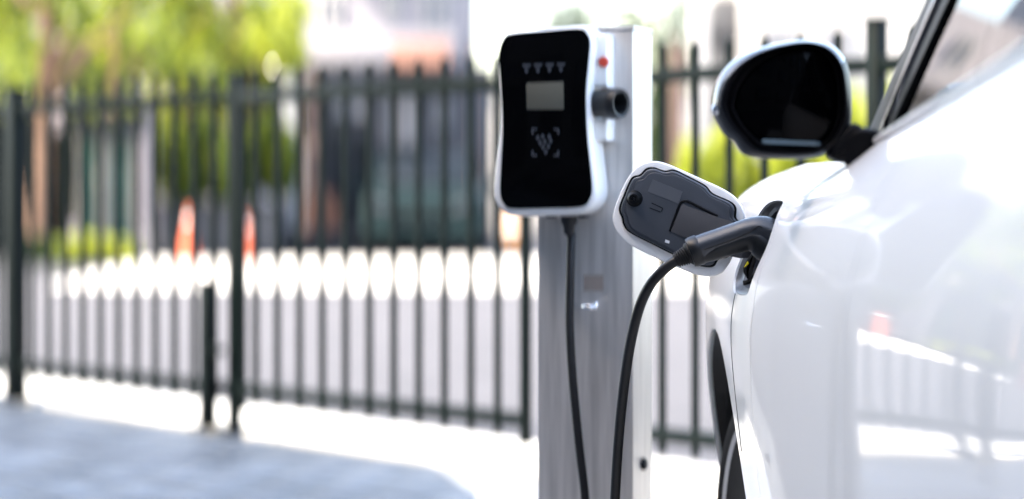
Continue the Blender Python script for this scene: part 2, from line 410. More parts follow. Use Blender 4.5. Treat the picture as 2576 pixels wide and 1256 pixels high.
for flip in (False, True):
    fy = np.concatenate([np.linspace(3.846, 4.3, 40), np.linspace(4.3, 4.93, 42)[1:]])
    me = panel_me('front_fender', fy, T, .005, flip)
    me = boolean(me, [arch_cut(WF, .40, flip)] + ([port_cut()] if not flip else []))
    link('front_fender', me, M['paint'], car, 30)
    link('front_door', panel_me('front_door', np.linspace(2.833, 3.842, 70), T[9:], .008, flip), M['paint'], car, 30)
    me = panel_me('rear_door', np.linspace(1.96, 2.828, 60), T[9:], .008, flip)
    link('rear_door', boolean(me, [arch_cut(WR, .40, flip)]), M['paint'], car, 30)
    q = 1 - (1 - np.linspace(0, 1, 40)) ** 2.2
    me = panel_me('rear_quarter', 1.955 - q * .85, T, .008, flip)
    link('rear_quarter', boolean(me, [arch_cut(WR, .40, flip)]), M['paint'], car, 30)
    me = panel_me('rocker_sill', np.linspace(1.96, 3.842, 60), T[:9] - np.linspace(0, .03, 9), .008, flip)
    link('rocker_sill', boolean(me, [arch_cut(WR, .40, flip)]), M['paint'], car, 30)
    q = 1 - (1 - np.linspace(0, 1, 40)) ** 2.2
    link('front_bumper', panel_me('front_bumper', 4.934 + q * (5.3785 - 4.934), T, .008, flip), M['paint'], car, 30)
    # wheel-arch lip and liner
    for c in (WF, WR):
        x0 = side_x(min(c.y, 4.5), -.25) + .006; X0 = x0 if not flip else 2 * CX - x0; dx = 1 if not flip else -1
        lip = [(math.cos(a) * .4035, math.sin(a) * .4035) for a in np.linspace(R(-12), R(192), 60)]
        V = []; 
        prf = [(.4035, .0), (.396, -.001), (.392, .02), (.385, .03), (.385, .34), (.0, .35)]
        V = [Vector((X0 + dx * (h + .010 + (side_x(min(c.y + math.cos(a) * .4, 4.93), max(-.71, c.z - HC + math.sin(a) * .4)) - x0 if h < .025 else .0)), c.y + math.cos(a) * r, c.z + math.sin(a) * r)) for a in np.linspace(R(-10), R(190), 60) for r, h in prf]
        nP = len(prf); Fc = [(i * nP + j, i * nP + j + 1, (i + 1) * nP + j + 1, (i + 1) * nP + j) for i in range(59) for j in range(nP - 1)]
        link('wheel_arch_liner', pyd('wheel_arch_liner', V, Fc), M['rubber'], car, 40)
        # wheel
        ax = Vector((-1 if not flip else 1, 0, 0)); xo = .42 if not flip else 2 * CX - .42
        o0 = Vector((xo, c.y, c.z + .0))
        st_ = Matrix.Rotation(R(8) if c is WF else 0, 3, 'Z'); ax = st_ @ ax
        if c is WR: o0.x += .02 if flip else -.02
        rim = lathe_me('wheel', [(.0, -.02), (.05, -.018), (.06, -.03), (.215, -.035), (.232, -.012), (.243, .0), (.243, -.10), (.235, -.19)], o0, ax, 60)
        bm = bmesh.new(); bm.from_mesh(rim)
        for k in range(7):
            a = 2 * math.pi * k / 7
            rot = st_ @ Matrix.Rotation(a, 3, 'X')
            box_bm(bm, o0 + ax * -.022 + rot @ Vector((0, 0, .135)), (.028, .036, .21), rot, .004)
        wh = link('wheel', bm_mesh('wheel', bm), M['alloy'], car, 40)
        lathe('tyre', [(.238, -.006), (.250, .003), (.270, .003), (.286, -.012), (.298, -.035), (.300, -.06), (.300, -.15), (.294, -.175), (.26, -.195), (.238, -.19)], o0, ax, M['rubber'], wh, 72)
# seam between the fender and the wheel-arch flare: a dark strip set in the panel
pts = []
for y, z in cat_rom([(4.155, -.168), (4.175, -.20), (4.17, -.24), (4.15, -.28), (4.125, -.34), (4.11, -.42)], 6, False):
    pts.append(Vector((side_x(y, z) - .0004, y, HC + z)))
tube('panel_seam', pts, .0006, M['plastic'], car, 6)
# hood
V = []; Fc = []; ny, nx = 34, 25
ys = 3.62 + (1 - (1 - np.linspace(0, 1, ny)) ** 1.8) * (5.375 - 3.62)
for Y in ys:
    X, Z = prof(Y, 9); xt, zt = X[-1], Z[-1]
    for f in np.linspace(-1, 1, nx):
        g = 1 - abs(f); x = CX + (CX - xt) * f * (1 if f < 0 else 1)
        V.append((x, Y, HC + zt - .003 + .075 * (1 - (1 - g) ** 2.2) * max(0, 1 - ((Y - 3.6) / 1.8) ** 4)))
for i in range(ny - 1):
    for j in range(nx - 1): Fc.append((i * nx + j, i * nx + j + 1, (i + 1) * nx + j + 1, (i + 1) * nx + j))
link('hood', pyd('hood', V, Fc), M['paint'], car, 40)
# greenhouse
def gx(Y, z): d = z - zbelt(Y); return WX + .135 + .26 * d + .12 * d * d
def gpt(Y, z, off=0): return Vector((gx(Y, z) + off, Y, HC + z))
def patch(name, quad, m, nu=20, nv=10, off=0, thick=0, flip=False, parent=car):
    """quad corners (Y,z): bottom front, bottom rear, top rear, top front on the greenhouse side"""
    (a, b, c, d) = [np.array(q, float) for q in quad]; V = []; Fc = []
    for i in range(nu + 1):
        for j in range(nv + 1):
            u, v = i / nu, j / nv; p = (a * (1 - u) + b * u) * (1 - v) + (d * (1 - u) + c * u) * v
            if v == 0 and abs(a[1] - zbelt(a[0])) < .012 and nu > 6: p[1] = zbelt(p[0]) + .005
            V.append(gpt(p[0], p[1], off))
    w_ = nv + 1
    for i in range(nu):
        for j in range(nv): Fc.append((i * w_ + j, i * w_ + j + 1, (i + 1) * w_ + j + 1, (i + 1) * w_ + j))
    if thick:
        N = len(V); V += [v + Vector((thick, 0, 0)) for v in V]; base = list(Fc)
        Fc += [tuple(N + k for k in f[::-1]) for f in base]
        ring = [i * w_ for i in range(nu + 1)] + [nu * w_ + j for j in range(1, nv + 1)] + [i * w_ + nv for i in range(nu - 1, -1, -1)] + [j for j in range(nv - 1, 0, -1)]
        for k in range(len(ring)):
            p, q = ring[k], ring[(k + 1) % len(ring)]; Fc.append((p, q, N + q, N + p))
    if flip: V = [flipx(v) for v in V]
    if not thick and not flip: Fc = [f[::-1] for f in Fc]
    me = pyd(name, V, Fc)
    if thick:
        bm = bmesh.new(); bm.from_mesh(me); bmesh.ops.recalc_face_normals(bm, faces=bm.faces[:]); bm.to_mesh(me); bm.free()
    return link(name, me, m, parent, 40)
for flip in (False, True):
    patch('roof_pillar', [(3.600, .073), (3.470, .070), (2.925, .525), (2.97, .525)], M['trim'], 5, 24, -.004, .03, flip)
    patch('quarter_glass', [(3.455, .071), (3.405, .074), (2.80, .522), (2.92, .522)], M['clear'], 5, 20, .008, 0, flip)
    patch('pillar_moulding', [(3.465, .071), (3.452, .071), (2.905, .525), (2.925, .525)], M['chrome'], 3, 24, -.006, .012, flip)
    patch('window_divider', [(3.40, .074), (3.362, .076), (2.735, .522), (2.80, .522)], M['trim'], 4, 20, -.003, .02, flip)
    patch('door_window', [(3.360, .076), (2.80, .11), (2.66, .522), (2.735, .522)], M['glass'], 24, 12, .004, 0, flip)
    patch('roof_pillar', [(2.86, .106), (2.75, .113), (2.62, .522), (2.72, .522)], M['interior'], 4, 12, .012, .02, flip)
    patch('door_window', [(2.795, .112), (2.05, .160), (2.0, .50), (2.655, .522)], M['glass'], 24, 12, .004, 0, flip)
    patch('roof_pillar', [(2.045, .17), (1.35, .17), (1.75, .50), (1.998, .50)], M['paint'], 8, 12, -.002, .03, flip)
    bel = [Vector((gx(Y, zbelt(Y)) - .006, Y, HC + zbelt(Y) + .001)) for Y in np.linspace(3.46, 1.9, 30)]
    if flip: bel = [flipx(p) for p in bel]
    tube('belt_moulding', bel, .0045, M['paint'], car, 10)
def xgrid(name, rows, m, nx=24, parent=car):
    """rows: (Y_side, z_side, Y_mid, z_mid)"""
    V = []; Fc = []
    for ysd, zs, ym, zm in rows:
        xl = gx(min(ysd, 3.6), zs)
        for f in np.linspace(-1, 1, nx):
            g = 1 - f * f; V.append((CX + (CX - xl) * f, ysd + (ym - ysd) * g, HC + zs + (zm - zs) * g))
    for i in range(len(rows) - 1):
        for j in range(nx - 1): Fc.append(((i + 1) * nx + j, (i + 1) * nx + j + 1, i * nx + j + 1, i * nx + j))
    return link(name, pyd(name, V, Fc), m, parent, 40)
xgrid('windscreen', [(3.60 - .63 * t, .073 + .452 * t, 3.78 - .70 * t, .115 + .46 * t) for t in np.linspace(0, 1, 10)], M['clear'])
xgrid('roof', [(2.97, .526, 3.08, .576), (2.7, .54, 2.75, .60), (2.3, .54, 2.3, .61), (1.95, .52, 1.9, .60), (1.75, .50, 1.62, .57)], M['paint'])
xgrid('rear_window', [(1.75, .50, 1.62, .565), (1.5, .30, 1.35, .35), (1.36, .175, 1.2, .2)], M['glass'])
xgrid('tailgate', [(1.36, .174, 1.2, .2), (1.2, .13, 1.12, .15), (1.16, -.1, 1.10, -.1), (1.16, -.6, 1.12, -.6)], M['paint'])
box('cabin_floor', (CX, 2.6, .42), (1.55, 2.2, .04), M['interior'], car)
box('dashboard', (CX, 3.35, .86), (1.35, .35, .16), M['interior'], car, None, .04)
for sx in (.85, 1.69):
    st = box('seat', (sx, 2.55, .66), (.48, .5, .18), M['interior'], car, None, .05)
    box('seat_back', (sx, 2.28, .98), (.46, .14, .62), M['interior'], st, Matrix.Rotation(R(-14), 3, 'X'), .05)
    box('headrest', (sx, 2.17, 1.36), (.26, .10, .16), M['interior'], st, Matrix.Rotation(R(-14), 3, 'X'), .035)
sw = [Vector((.85 + .18 * math.cos(a), 3.12 + .07 * math.sin(a), .98 + .16 * math.sin(a))) for a in np.linspace(0, 2 * math.pi, 33)]
tube('steering_wheel', sw, .014, M['interior'], car, 8)
box('underbody', (CX, 3.2, .26), (1.3, 3.6, .06), M['plastic'], car)
for s in (-1, 1):
    lathe('headlight', [(.0, .02), (.06, .016), (.10, .0), (.11, -.03), (.0, -.04)], (CX + s * .62, 5.12, HC - .14), (s * .35, 1, .25), M['lamp'], car, 32)

# --- charging port recess
port_n = Vector((-1, 0, 0))
def ring_pts(scale, depth, cy=4.03, cz=-.092):
    out = []
    for y, z in POS:
        x = side_x(y, z)
        y2, z2 = cy + (y - cy) * scale[0], cz + (z - cz) * scale[1]
        out.append(Vector((x + depth, y2, HC + z2)))
    return out
rings = [ring_pts((.999, .999), .0035), ring_pts((.985, .98), .004), ring_pts((.955, .93), .013), ring_pts((.90, .86), .016), ring_pts((.88, .83), .055), ring_pts((.86, .80), .075)]
V = [p for r in rings for p in r]; n = len(POS); Fc = []
for i in range(len(rings) - 1):
    for k in range(n): Fc.append((i * n + k, i * n + (k + 1) % n, (i + 1) * n + (k + 1) % n, (i + 1) * n + k))
Fc.append(tuple((len(rings) - 1) * n + k for k in range(n)))
M['flange'] = mat('port_flange', (.05, .053, .06), .35, spec=.5)
port = link('charging_port', pyd('charging_port', V, Fc), M['flange'], car, 40)
lathe('socket', [(.0, -.03), (.026, -.03), (.026, .0), (.033, .0), (.035, -.03)], (.435, 4.02, HC - .082), (-1, 0, 0), M['seal'], port, 32)
# dust cap hanging below the socket, with its yellow warning triangle
def pt(x, y, Y): return at(x, y, Y)
def z6(x, y): return (2700 + x / 2.79) * .67083, (700 + y / 2.79) * .67083
capo = [pt(*z6(*p), 4.045) for p in [(345, 675), (385, 660), (300, 850), (300, 950), (285, 972), (240, 900), (235, 850), (262, 790)]]
cap_ = prism('dust_cap', capo, (.012, .055, 0), M['plastic'], port, .003)
tri = [pt(*z6(*p), 4.0435) for p in [(253, 842), (287, 782), (302, 805)]]
prism('warning_sticker', tri, (.0005, -.0006, 0), M['yellow'], cap_, 0)
tube('dust_cap_strap', [pt(*z6(*p), 4.05) for p in [(240, 1010), (300, 995), (360, 940), (420, 860)]], .004, M['plastic'], port, 8, 5)
# --- charging flap (opened forward, its inner side towards the rear)
FT = .22
FP = Vector((.385, 4.15, 0)); Fn = Vector((-FT, -1, 0)).normalized()       # points to the rear of the car
def fl(x, y, off=0):             # zoom coordinates -> on the flap plane
    dx, dy = (2250 + x / 1.9625) * .67083, (560 + y / 1.9625) * .67083
    return on_plane(dx, dy, FP + Fn * off, Fn)
OUT = [(95, 480), (128, 370), (185, 245), (240, 162), (310, 107), (400, 88), (490, 108), (600, 155), (750, 222), (900, 292), (990, 352), (1040, 420), (1063, 495), (1050, 570), (1015, 680), (975, 785), (930, 868), (880, 918), (800, 938), (700, 922), (560, 868), (350, 773), (200, 690), (125, 612), (97, 545)]
fo = [fl(*p) for p in cat_rom(OUT, 5)]
flap = prism('charging_flap', fo, -Fn * .012, M['paint'], car, .003, 3)
def scaled(P, c, s): return [(c[0] + (p[0] - c[0]) * s, c[1] + (p[1] - c[1]) * s) for p in P]
INN = [(150, 440), (185, 340), (240, 218), (300, 193), (345, 150), (400, 140), (480, 165), (545, 157), (640, 200), (770, 268), (812, 315), (850, 340), (960, 390), (995, 435), (993, 500), (1018, 540), (1005, 640), (965, 745), (930, 790), (870, 803), (838, 850), (790, 860), (700, 843), (560, 780), (400, 700), (230, 612), (183, 555), (172, 505)]
CC = (580, 500)
INNs = scaled([tuple(p) for p in cat_rom(INN, 5)], CC, 1.025)
seal = prism('seal', [fl(*p, .0005) for p in INNs], Fn * .0035, M['seal'], flap, .0012)
pnl = prism('inner_panel', [fl(*p, .003) for p in scaled(INNs, CC, .962)], Fn * .0065, M['panel'], flap, .003, 3)
prism('inner_step', [fl(*p, .0090) for p in scaled(INNs, (565, 495), .895)], Fn * .0022, M['panel'], pnl, .0018, 3)
TOPO = .0113
prism('label_film', [fl(*p, TOPO) for p in [(388, 222), (607, 312), (578, 402), (350, 312)]], Fn * .0004, M['panel2'], pnl, 0)
# slots
for a, b in (((380, 396), (461, 434)), ((366, 432), (447, 463)), ((461, 434), (452, 460))):
    A, B = fl(*a, TOPO), fl(*b, TOPO); tube('slot', [A, B], .0008, M['seal'], pnl, 6)
# recess outline around the hinge arm
gr = [(515, 605), (535, 545), (560, 480), (582, 420), (600, 392), (628, 382), (665, 392), (730, 425), (800, 460), (868, 492)]
tube('groove', [fl(*p, TOPO) for p in cat_rom(gr, 4, False)], .0022, M['seal'], pnl, 8)
prism('drain_hole', [fl(*p, TOPO) for p in [(482, 664), (514, 676), (509, 695), (477, 685)]], Fn * .0004, M['white_plastic'], pnl, 0)
kn = fl(256, 363, TOPO - .002)
lathe('rubber_buffer', [(.0, .010), (.0035, .010), (.0038, .0125), (.0075, .0125), (.0105, .009), (.0115, .004), (.0135, .002), (.0135, .0)], kn, Fn, M['seal'], pnl, 32)
lathe('buffer_pin', [(.0, .0118), (.0018, .0115), (.0022, .0095)], kn, Fn, M['plastic'], pnl, 16)
# hinge arm: bent plate from the recess into the port
arm = []
ap = [[(604, 402), (520, 606)], [(700, 440), (640, 655)], [(860, 497), (790, 722)], [(1000, 548), (940, 785)], [(1085, 590), (1030, 803)], [(1150, 640), (1075, 800)], [(1215, 665), (1120, 800)]]
offs = [TOPO + .001, TOPO + .003, TOPO + .005, .020, .024, .020, .0]
V = [];
for (a, b), of in zip(ap, offs):
    for k in range(5):
        t = k / 4; V.append(fl(a[0] + (b[0] - a[0]) * t, a[1] + (b[1] - a[1]) * t, of + .003 * math.sin(math.pi * t)))
N = len(V); V += [v - Fn * .004 for v in V]; Fc = []
for i in range(len(ap) - 1):
    for k in range(4):
        q = (i * 5 + k, i * 5 + k + 1, (i + 1) * 5 + k + 1, (i + 1) * 5 + k); Fc.append(q); Fc.append(tuple(N + j for j in q[::-1]))
ring = [i * 5 for i in range(len(ap))] + [(len(ap) - 1) * 5 + k for k in range(1, 5)] + [i * 5 + 4 for i in range(len(ap) - 2, -1, -1)] + [3, 2, 1]
for k in range(len(ring)): a, b = ring[k], ring[(k + 1) % len(ring)]; Fc.append((a, b, N + b, N + a))
me = pyd('hinge_arm', V, Fc); bm = bmesh.new(); bm.from_mesh(me); bmesh.ops.recalc_face_normals(bm, faces=bm.faces[:]); bm.to_mesh(me); bm.free()
link('hinge_arm', me, M['arm'], flap, 50)

# --- side mirror
MY = 3.49
def z3(x, y): return (2600 + x / 2.026) * .67083, (80 + y / 2.026) * .67083
MO = [(140, 600), (178, 450), (265, 332), (400, 240), (560, 185), (750, 146), (890, 140), (1015, 165), (1105, 225), (1168, 320), (1198, 480), (1206, 640), (1195, 780), (1150, 880), (1080, 960), (980, 1020), (850, 1046), (620, 1050), (420, 1032), (350, 985), (305, 915), (235, 855), (180, 770), (148, 690)]
MG = [(310, 620), (345, 500), (425, 385), (545, 290), (690, 215), (830, 186), (900, 190), (980, 228), (1040, 300), (1080, 400), (1098, 520), (1102, 630), (1095, 730), (1060, 830), (1010, 900), (930, 955), (850, 970), (690, 968), (560, 945), (490, 905), (430, 850), (375, 780), (335, 710), (312, 660)]
mo, mg = np.array(cat_rom(MO, 4)), np.array(cat_rom(MG, 4)); nm = len(mo); mc = mg.mean(0)
def mring(A, Y): return [pt(*z3(*p), Y if np.isscalar(Y) else Y) for p in A]
def rescale(A, s, c=None):
    c = mc if c is None else c; return c + (A - c) * s
def loft(name, rings, m, parent, close_last=False, sel=None, angle=40):
    V = [p for r in rings for p in r]; n = len(rings[0]); Fc = []
    for i in range(len(rings) - 1):
        for k in range(n):
            if sel is None or sel(k): Fc.append((i * n + k, i * n + (k + 1) % n, (i + 1) * n + (k + 1) % n, (i + 1) * n + k))
    if close_last: Fc.append(tuple((len(rings) - 1) * n + k for k in range(n)))
    me = pyd(name, V, Fc); bm = bmesh.new(); bm.from_mesh(me)
    bmesh.ops.delete(bm, geom=[v for v in bm.verts if not v.link_faces], context='VERTS')
    bmesh.ops.recalc_face_normals(bm, faces=bm.faces[:]); bm.to_mesh(me); bm.free()
    return link(name, me, m, parent, angle)
upper = lambda k: mo[k][1] < 660 and not (mo[k][0] > 1130 and mo[k][1] > 270)
edge = mo * .56 + mg * .44
shr = [mring(edge, MY - .020), mring(mo * .62 + mg * .38, MY - .0235), mring(mo * .82 + mg * .18, MY - .016), mring(mo, MY + .012), mring(rescale(mo, .985), MY + .035), mring(rescale(mo, .90), MY + .07), mring(rescale(mo, .70), MY + .10), mring(rescale(mo, .40), MY + .118), mring(rescale(mo, .02), MY + .124)]
smir = loft('side_mirror', shr, M['silver'], car, False, upper, 60)
loft('lower_cover', shr, M['plastic'], smir, False, lambda k: not upper(k), 60)
bzr = [mring(edge, MY - .020), mring(mo * .42 + mg * .58, MY - .017), mring(mo * .34 + mg * .66, MY - .006), mring(mo * .22 + mg * .78, MY - .004), mring(mo * .12 + mg * .88, MY - .010), mring(mo * .04 + mg * .96, MY - .008), mring(mg, MY + .002)]
loft('bezel', bzr, M['trim'], smir, False, None, 50)
loft('mirror_glass', [mring(rescale(mg, 1.0), MY + .001), mring(rescale(mg, .97), MY - .0005)], M['mirror'], smir, True)
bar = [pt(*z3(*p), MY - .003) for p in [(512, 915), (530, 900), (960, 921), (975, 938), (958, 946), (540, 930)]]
prism('edge_reflection', bar, (0, -.002, 0), M['paleblue'], smir, .0006)  # pale bar painted as the reflection along the glass's lower edge
ind = [pt(*z3(*p), MY + .005) for p in [(128, 660), (150, 628), (205, 640), (218, 690), (190, 715), (140, 705)]]
prism('indicator', ind, (0, -.024, 0), M['chrome'], smir, .004)
ft = [pt(*z3(*p), MY + .02) for p in cat_rom([(1080, 860), (1195, 778), (1295, 842), (1420, 900), (1450, 950), (1360, 1020), (1230, 1122), (1130, 1080), (1000, 1025)], 3)]
foot = prism('mirror_foot', ft, (0, -.045, 0), M['trim'], smir, .010, 3)
lathe('pivot_cap', [(.0, .006), (.026, .005), (.031, .0), (.032, -.01)], pt(*z3(1300, 985), MY - .026), (-.25, -1, 0), M['trim'], smir, 32)
tip = [pt(*z3(*p), MY - .022) for p in [(1325, 897), (1420, 905), (1432, 925), (1340, 925)]]
prism('foot_trim', tip, (0, -.003, 0), M['chrome'], smir, .001)

# ------------------------------------------------------------------ charger on its steel post
YAW = R(17)
cn = Vector((-math.sin(YAW), -math.cos(YAW), 0)); cr = Vector((math.cos(YAW), -math.sin(YAW), 0))
CP = at(1370, 300, 4.83)
def z1(x, y): return 1173.9 + .4809 * x, .4809 * y
def cp(x, y, off=0): return on_plane(*z1(x, y), CP + cn * off, cn)
FR = [(163, 330), (170, 240), (195, 188), (245, 165), (420, 152), (585, 132), (635, 150), (658, 215), (656, 310), (645, 430), (641, 520), (648, 700), (664, 850), (678, 980), (668, 1050), (620, 1108), (540, 1128), (260, 1131), (190, 1110), (150, 1060), (137, 1000), (145, 880), (166, 700), (172, 560), (165, 420)]
GL = [(175, 260), (195, 205), (235, 178), (400, 163), (580, 150), (625, 170), (645, 220), (640, 300), (628, 420), (624, 520), (630, 700), (645, 850), (656, 980), (645, 1040), (600, 1083), (420, 1090), (240, 1092), (200, 1070), (178, 1020), (180, 900), (190, 700), (188, 560), (178, 400), (171, 310)]
chg = thing('wall_charger', Vector((CP.x, CP.y + .05, HC + .0)), 'white electric car charging box with black glass front on the steel post', 'charger')
chg.location.z = cp(400, 1131).z
prism('housing', [cp(*p) for p in cat_rom(FR, 4)], -cn * .095, M['white_plastic'], chg, .010, 4)
gl = prism('front_glass', [cp(*p, .0005) for p in cat_rom(GL, 4)], cn * .0025, M['blackglass'], chg, .0008)
gl['label'] = 'glossy black glass front with small display'
lcd = prism('display', [cp(*p, .0032) for p in [(312, 436), (506, 428), (508, 572), (315, 574)]], cn * .0006, M['lcd'], gl, .0002)
def mark(name, pts, m=M['mark']): return prism(name, [cp(*p, .0032) for p in pts], cn * .0003, m, gl, 0)
for i, x in enumerate((290, 350, 410, 470)):      # status pictograms
    y = 338 - i * 2
    mark('status_icon', [(x, y), (x + 48, y - 2), (x + 38, y + 14), (x + 9, y + 15)])
    mark('status_icon', [(x + 14, y + 22), (x + 32, y + 21), (x + 30, y + 40), (x + 24, y + 46), (x + 16, y + 41)])
for sx, sy in ((0, 0), (1, 0), (0, 1), (1, 1)):      # card-reader frame
    x, y = (340, 484)[sx], (672, 818)[sy]; a, b = (1, -1)[sx], (1, -1)[sy]
    mark('reader_frame', [(x, y), (x + 28 * a, y), (x + 28 * a, y + 9 * b), (x + 9 * a, y + 9 * b), (x + 9 * a, y + 30 * b), (x, y + 30 * b)])
for x, y in ((372, 722), (398, 715), (432, 715), (385, 748), (410, 742), (440, 738), (400, 770), (428, 766), (414, 795)):
    mark('reader_symbol', [(x, y - 15), (x + 11, y), (x, y + 15), (x - 11, y)])
# side modules, plug holder, emergency button
RB = CP + cr * 0
def sbox(name, x0, x1, y0, y1, d0, d1, m, bevel=.006, parent=chg):
    P = [cp(x0, y0, -d0), cp(x1, y0, -d0), cp(x1, y1, -d0), cp(x0, y1, -d0)]
    return prism(name, P, -cn * (d1 - d0), m, parent, bevel, 3)
smod = sbox('side_module', 600, 735, 175, 455, .035, .10, M['white_plastic'])
sbox('side_module', 600, 735, 625, 735, .035, .10, M['white_plastic'])
b0 = cp(718, 325, -.035)
lathe('stop_button', [(.0, .008), (.008, .0075), (.010, .004), (.010, .0)], b0, cn, M['red'], chg, 24)
h0 = cp(655, 545, -.045)
hd = (cr * .92 + cn * .38).normalized()
lathe('plug_holder', [(.0, .02), (.019, .02), (.021, .068), (.027, .070), (.029, .064), (.029, .05), (.026, .046), (.026, .0)], h0, hd, M['plastic'], chg, 36)
gland = cp(535, 1131, -.045)
lathe('cable_gland', [(.016, .0), (.016, -.012), (.011, -.02), (.010, -.034)], gland, (0, 0, 1), M['plastic'], chg, 20)
for x in (430, 600): sbox('bottom_plug', x - 18, x + 18, 1128, 1142, .03, .06, M['plastic'], .001)
# post
PP = CP - cn * .0965
A = on_plane(1354, 700, PP, cn); B = on_plane(1592, 700, PP, cn); pd_ = -cn * .15
ztop = on_plane(1580, 76, PP, cn).z
post = thing('steel_post', Vector(((A.x + B.x) / 2, (A.y + B.y) / 2 + .07, 0)), 'square brushed steel post that carries the white charging box', 'post')
def rectz(z, g=0):
    a = Vector((A.x, A.y, z)) - cr * g + cn * g; b = Vector((B.x, B.y, z)) + cr * g + cn * g
    return [a, b, b + pd_ - cn * 2 * g, a + pd_ - cn * 2 * g]
prism('column', rectz(.016), (0, 0, ztop - .016), M['steel'], post, .003)
prism('top_cap', rectz(ztop + .0005, .002), (0, 0, .008), M['steel'], post, .002)
prism('base_plate', rectz(.0145, .05), (0, 0, .012), M['steel'], post, .002)
for i in range(4):
    p = rectz(.0265, .03)[i]; lathe('anchor_bolt', [(.011, .0), (.011, .008), (.006, .009), (.006, .02), (.0, .02)], p, (0, 0, 1), M['chrome'], post, 6)
def ppx(x, y, off=0): return on_plane(x, y, PP + cn * off, cn)
hk = [ppx(1448, 770, .002), ppx(1462, 772, .03), ppx(1480, 772, .05), ppx(1497, 775, .045), ppx(1500, 762, .04)]
tube('cable_hook', hk, .005, M['chrome'], post, 10, 5)
prism('faded_label', [ppx(*p, .0004) for p in [(1468, 692), (1518, 692), (1518, 732), (1468, 732)]], cn * .0004, M['sticker'], post, 0)
for zz in (.42, .95): lathe('side_bolt', [(.012, .0), (.012, .006), (.008, .009), (.0, .009)], Vector((B.x, B.y, zz)) + pd_ * .5, cr, M['plastic'], post, 16)

# ------------------------------------------------------------------ plug and cable
plugY = 3.985
plug = thing('charging_cable', at(1750, 632, plugY), 'black charging plug and cable running from the car to the charging box', 'cable')
hp = [at(1746, 633, plugY), at(1775, 622, plugY), at(1815, 608, plugY), at(1855, 594, plugY), at(1888, 584, plugY), at(1915, 583, plugY), at(1937, 592, plugY), at(1958, 606, plugY), at(1985, 622, plugY)]
hr = [.0225, .0222, .0218, .0216, .0222, .0245, .0275, .029, .029]
hps = cat_rom(hp, 6, False); hrs = np.interp(np.linspace(0, 8, len(hps)), range(9), hr)
conn = link('connector', tube_me('connector', hps, list(hrs), 40), M['handle'], plug, 50)
# darker grip insert along the underside
gpth = [at(1762, 640, plugY - .004), at(1800, 627, plugY - .004), at(1845, 612, plugY - .004), at(1880, 603, plugY - .004), at(1905, 606, plugY - .004), at(1925, 622, plugY - .006), at(1940, 632, plugY - .006)]
gs = cat_rom(gpth, 6, False); grs = np.interp(np.linspace(0, 6, len(gs)), range(7), [.0145, .0175, .0172, .0180, .0215, .0225, .021])
link('grip_insert', tube_me('grip_insert', gs, list(grs), 36), M['grip'], conn, 50)
def z2(x, y): return (2250 + x / 1.9625) * .67083, (560 + y / 1.9625) * .67083
for off, pp in ((.0228, [(765, 742), (830, 718), (950, 675), (1080, 622), (1130, 590), (1165, 568), (1190, 575), (1215, 615), (1240, 660), (1258, 672)]),):
    tube('seam_line', [at(*z2(*p), plugY - off) for p in cat_rom(pp, 4, False)], .0009, M['seal'], conn, 6)
d0 = (hps[6] - hps[0]); d0 = Vector(d0).normalized(); E = Vector(hps[0])
lathe('end_collar', [(.0, .014), (.0236, .014), (.0242, .012), (.0242, .002), (.0225, -.003), (.015, -.004), (.0, -.004)], E - d0 * .004, d0, M['grip'], conn, 40)
g0 = at(1742, 635, plugY - .001)
gd = (at(1712, 650, plugY) - at(1741, 636, plugY)).normalized()
pr = [(.0, -.004), (.0185, -.004), (.0185, .005), (.0160, .007)]
for k in range(5):
    h = .009 + k * .0036; r = .0152 - k * .0006
    pr += [(r - .0022, h), (r - .0004, h + .0008), (r - .0004, h + .0022), (r - .0022, h + .003)]
pr += [(.0105, .028), (.0085, .029)]
lathe('strain_relief', pr, at(1740, 636, plugY), gd, M['rubber'], plug, 32)
cpx = [(1722, 645, 3.985), (1712, 650, 3.985), (1690, 663, 3.985), (1664, 684, 3.99), (1638, 714, 4.0), (1616, 754, 4.02), (1599, 806, 4.04), (1583, 880, 4.08), (1571, 960, 4.12), (1561, 1050, 4.16), (1553, 1150, 4.20), (1547, 1256, 4.24)]
path = [at(*p) for p in cpx]
path += [Vector((.166, 4.30, .30)), Vector((.155, 4.35, .12)), Vector((.10, 4.38, .035)), Vector((.0, 4.36, .0235)), Vector((-.12, 4.42, .0235)), Vector((-.20, 4.60, .0235)), Vector((-.10, 4.76, .0235)), Vector((.03, 4.76, .03)), Vector((.115, 4.745, .14)), Vector((.135, 4.755, .28))]
up_ = [(1472, 1256, 4.77), (1458, 1130, 4.785), (1445, 1000, 4.80), (1437, 900, 4.815), (1433, 800, 4.83), (1435, 680, 4.85), (1437, 590, 4.87)]
path += [at(*p) for p in up_] + [gland - Vector((0, 0, .03)), gland - Vector((0, 0, .005))]
tube('cable', path, .0083, M['cable'], plug, 14, 6)

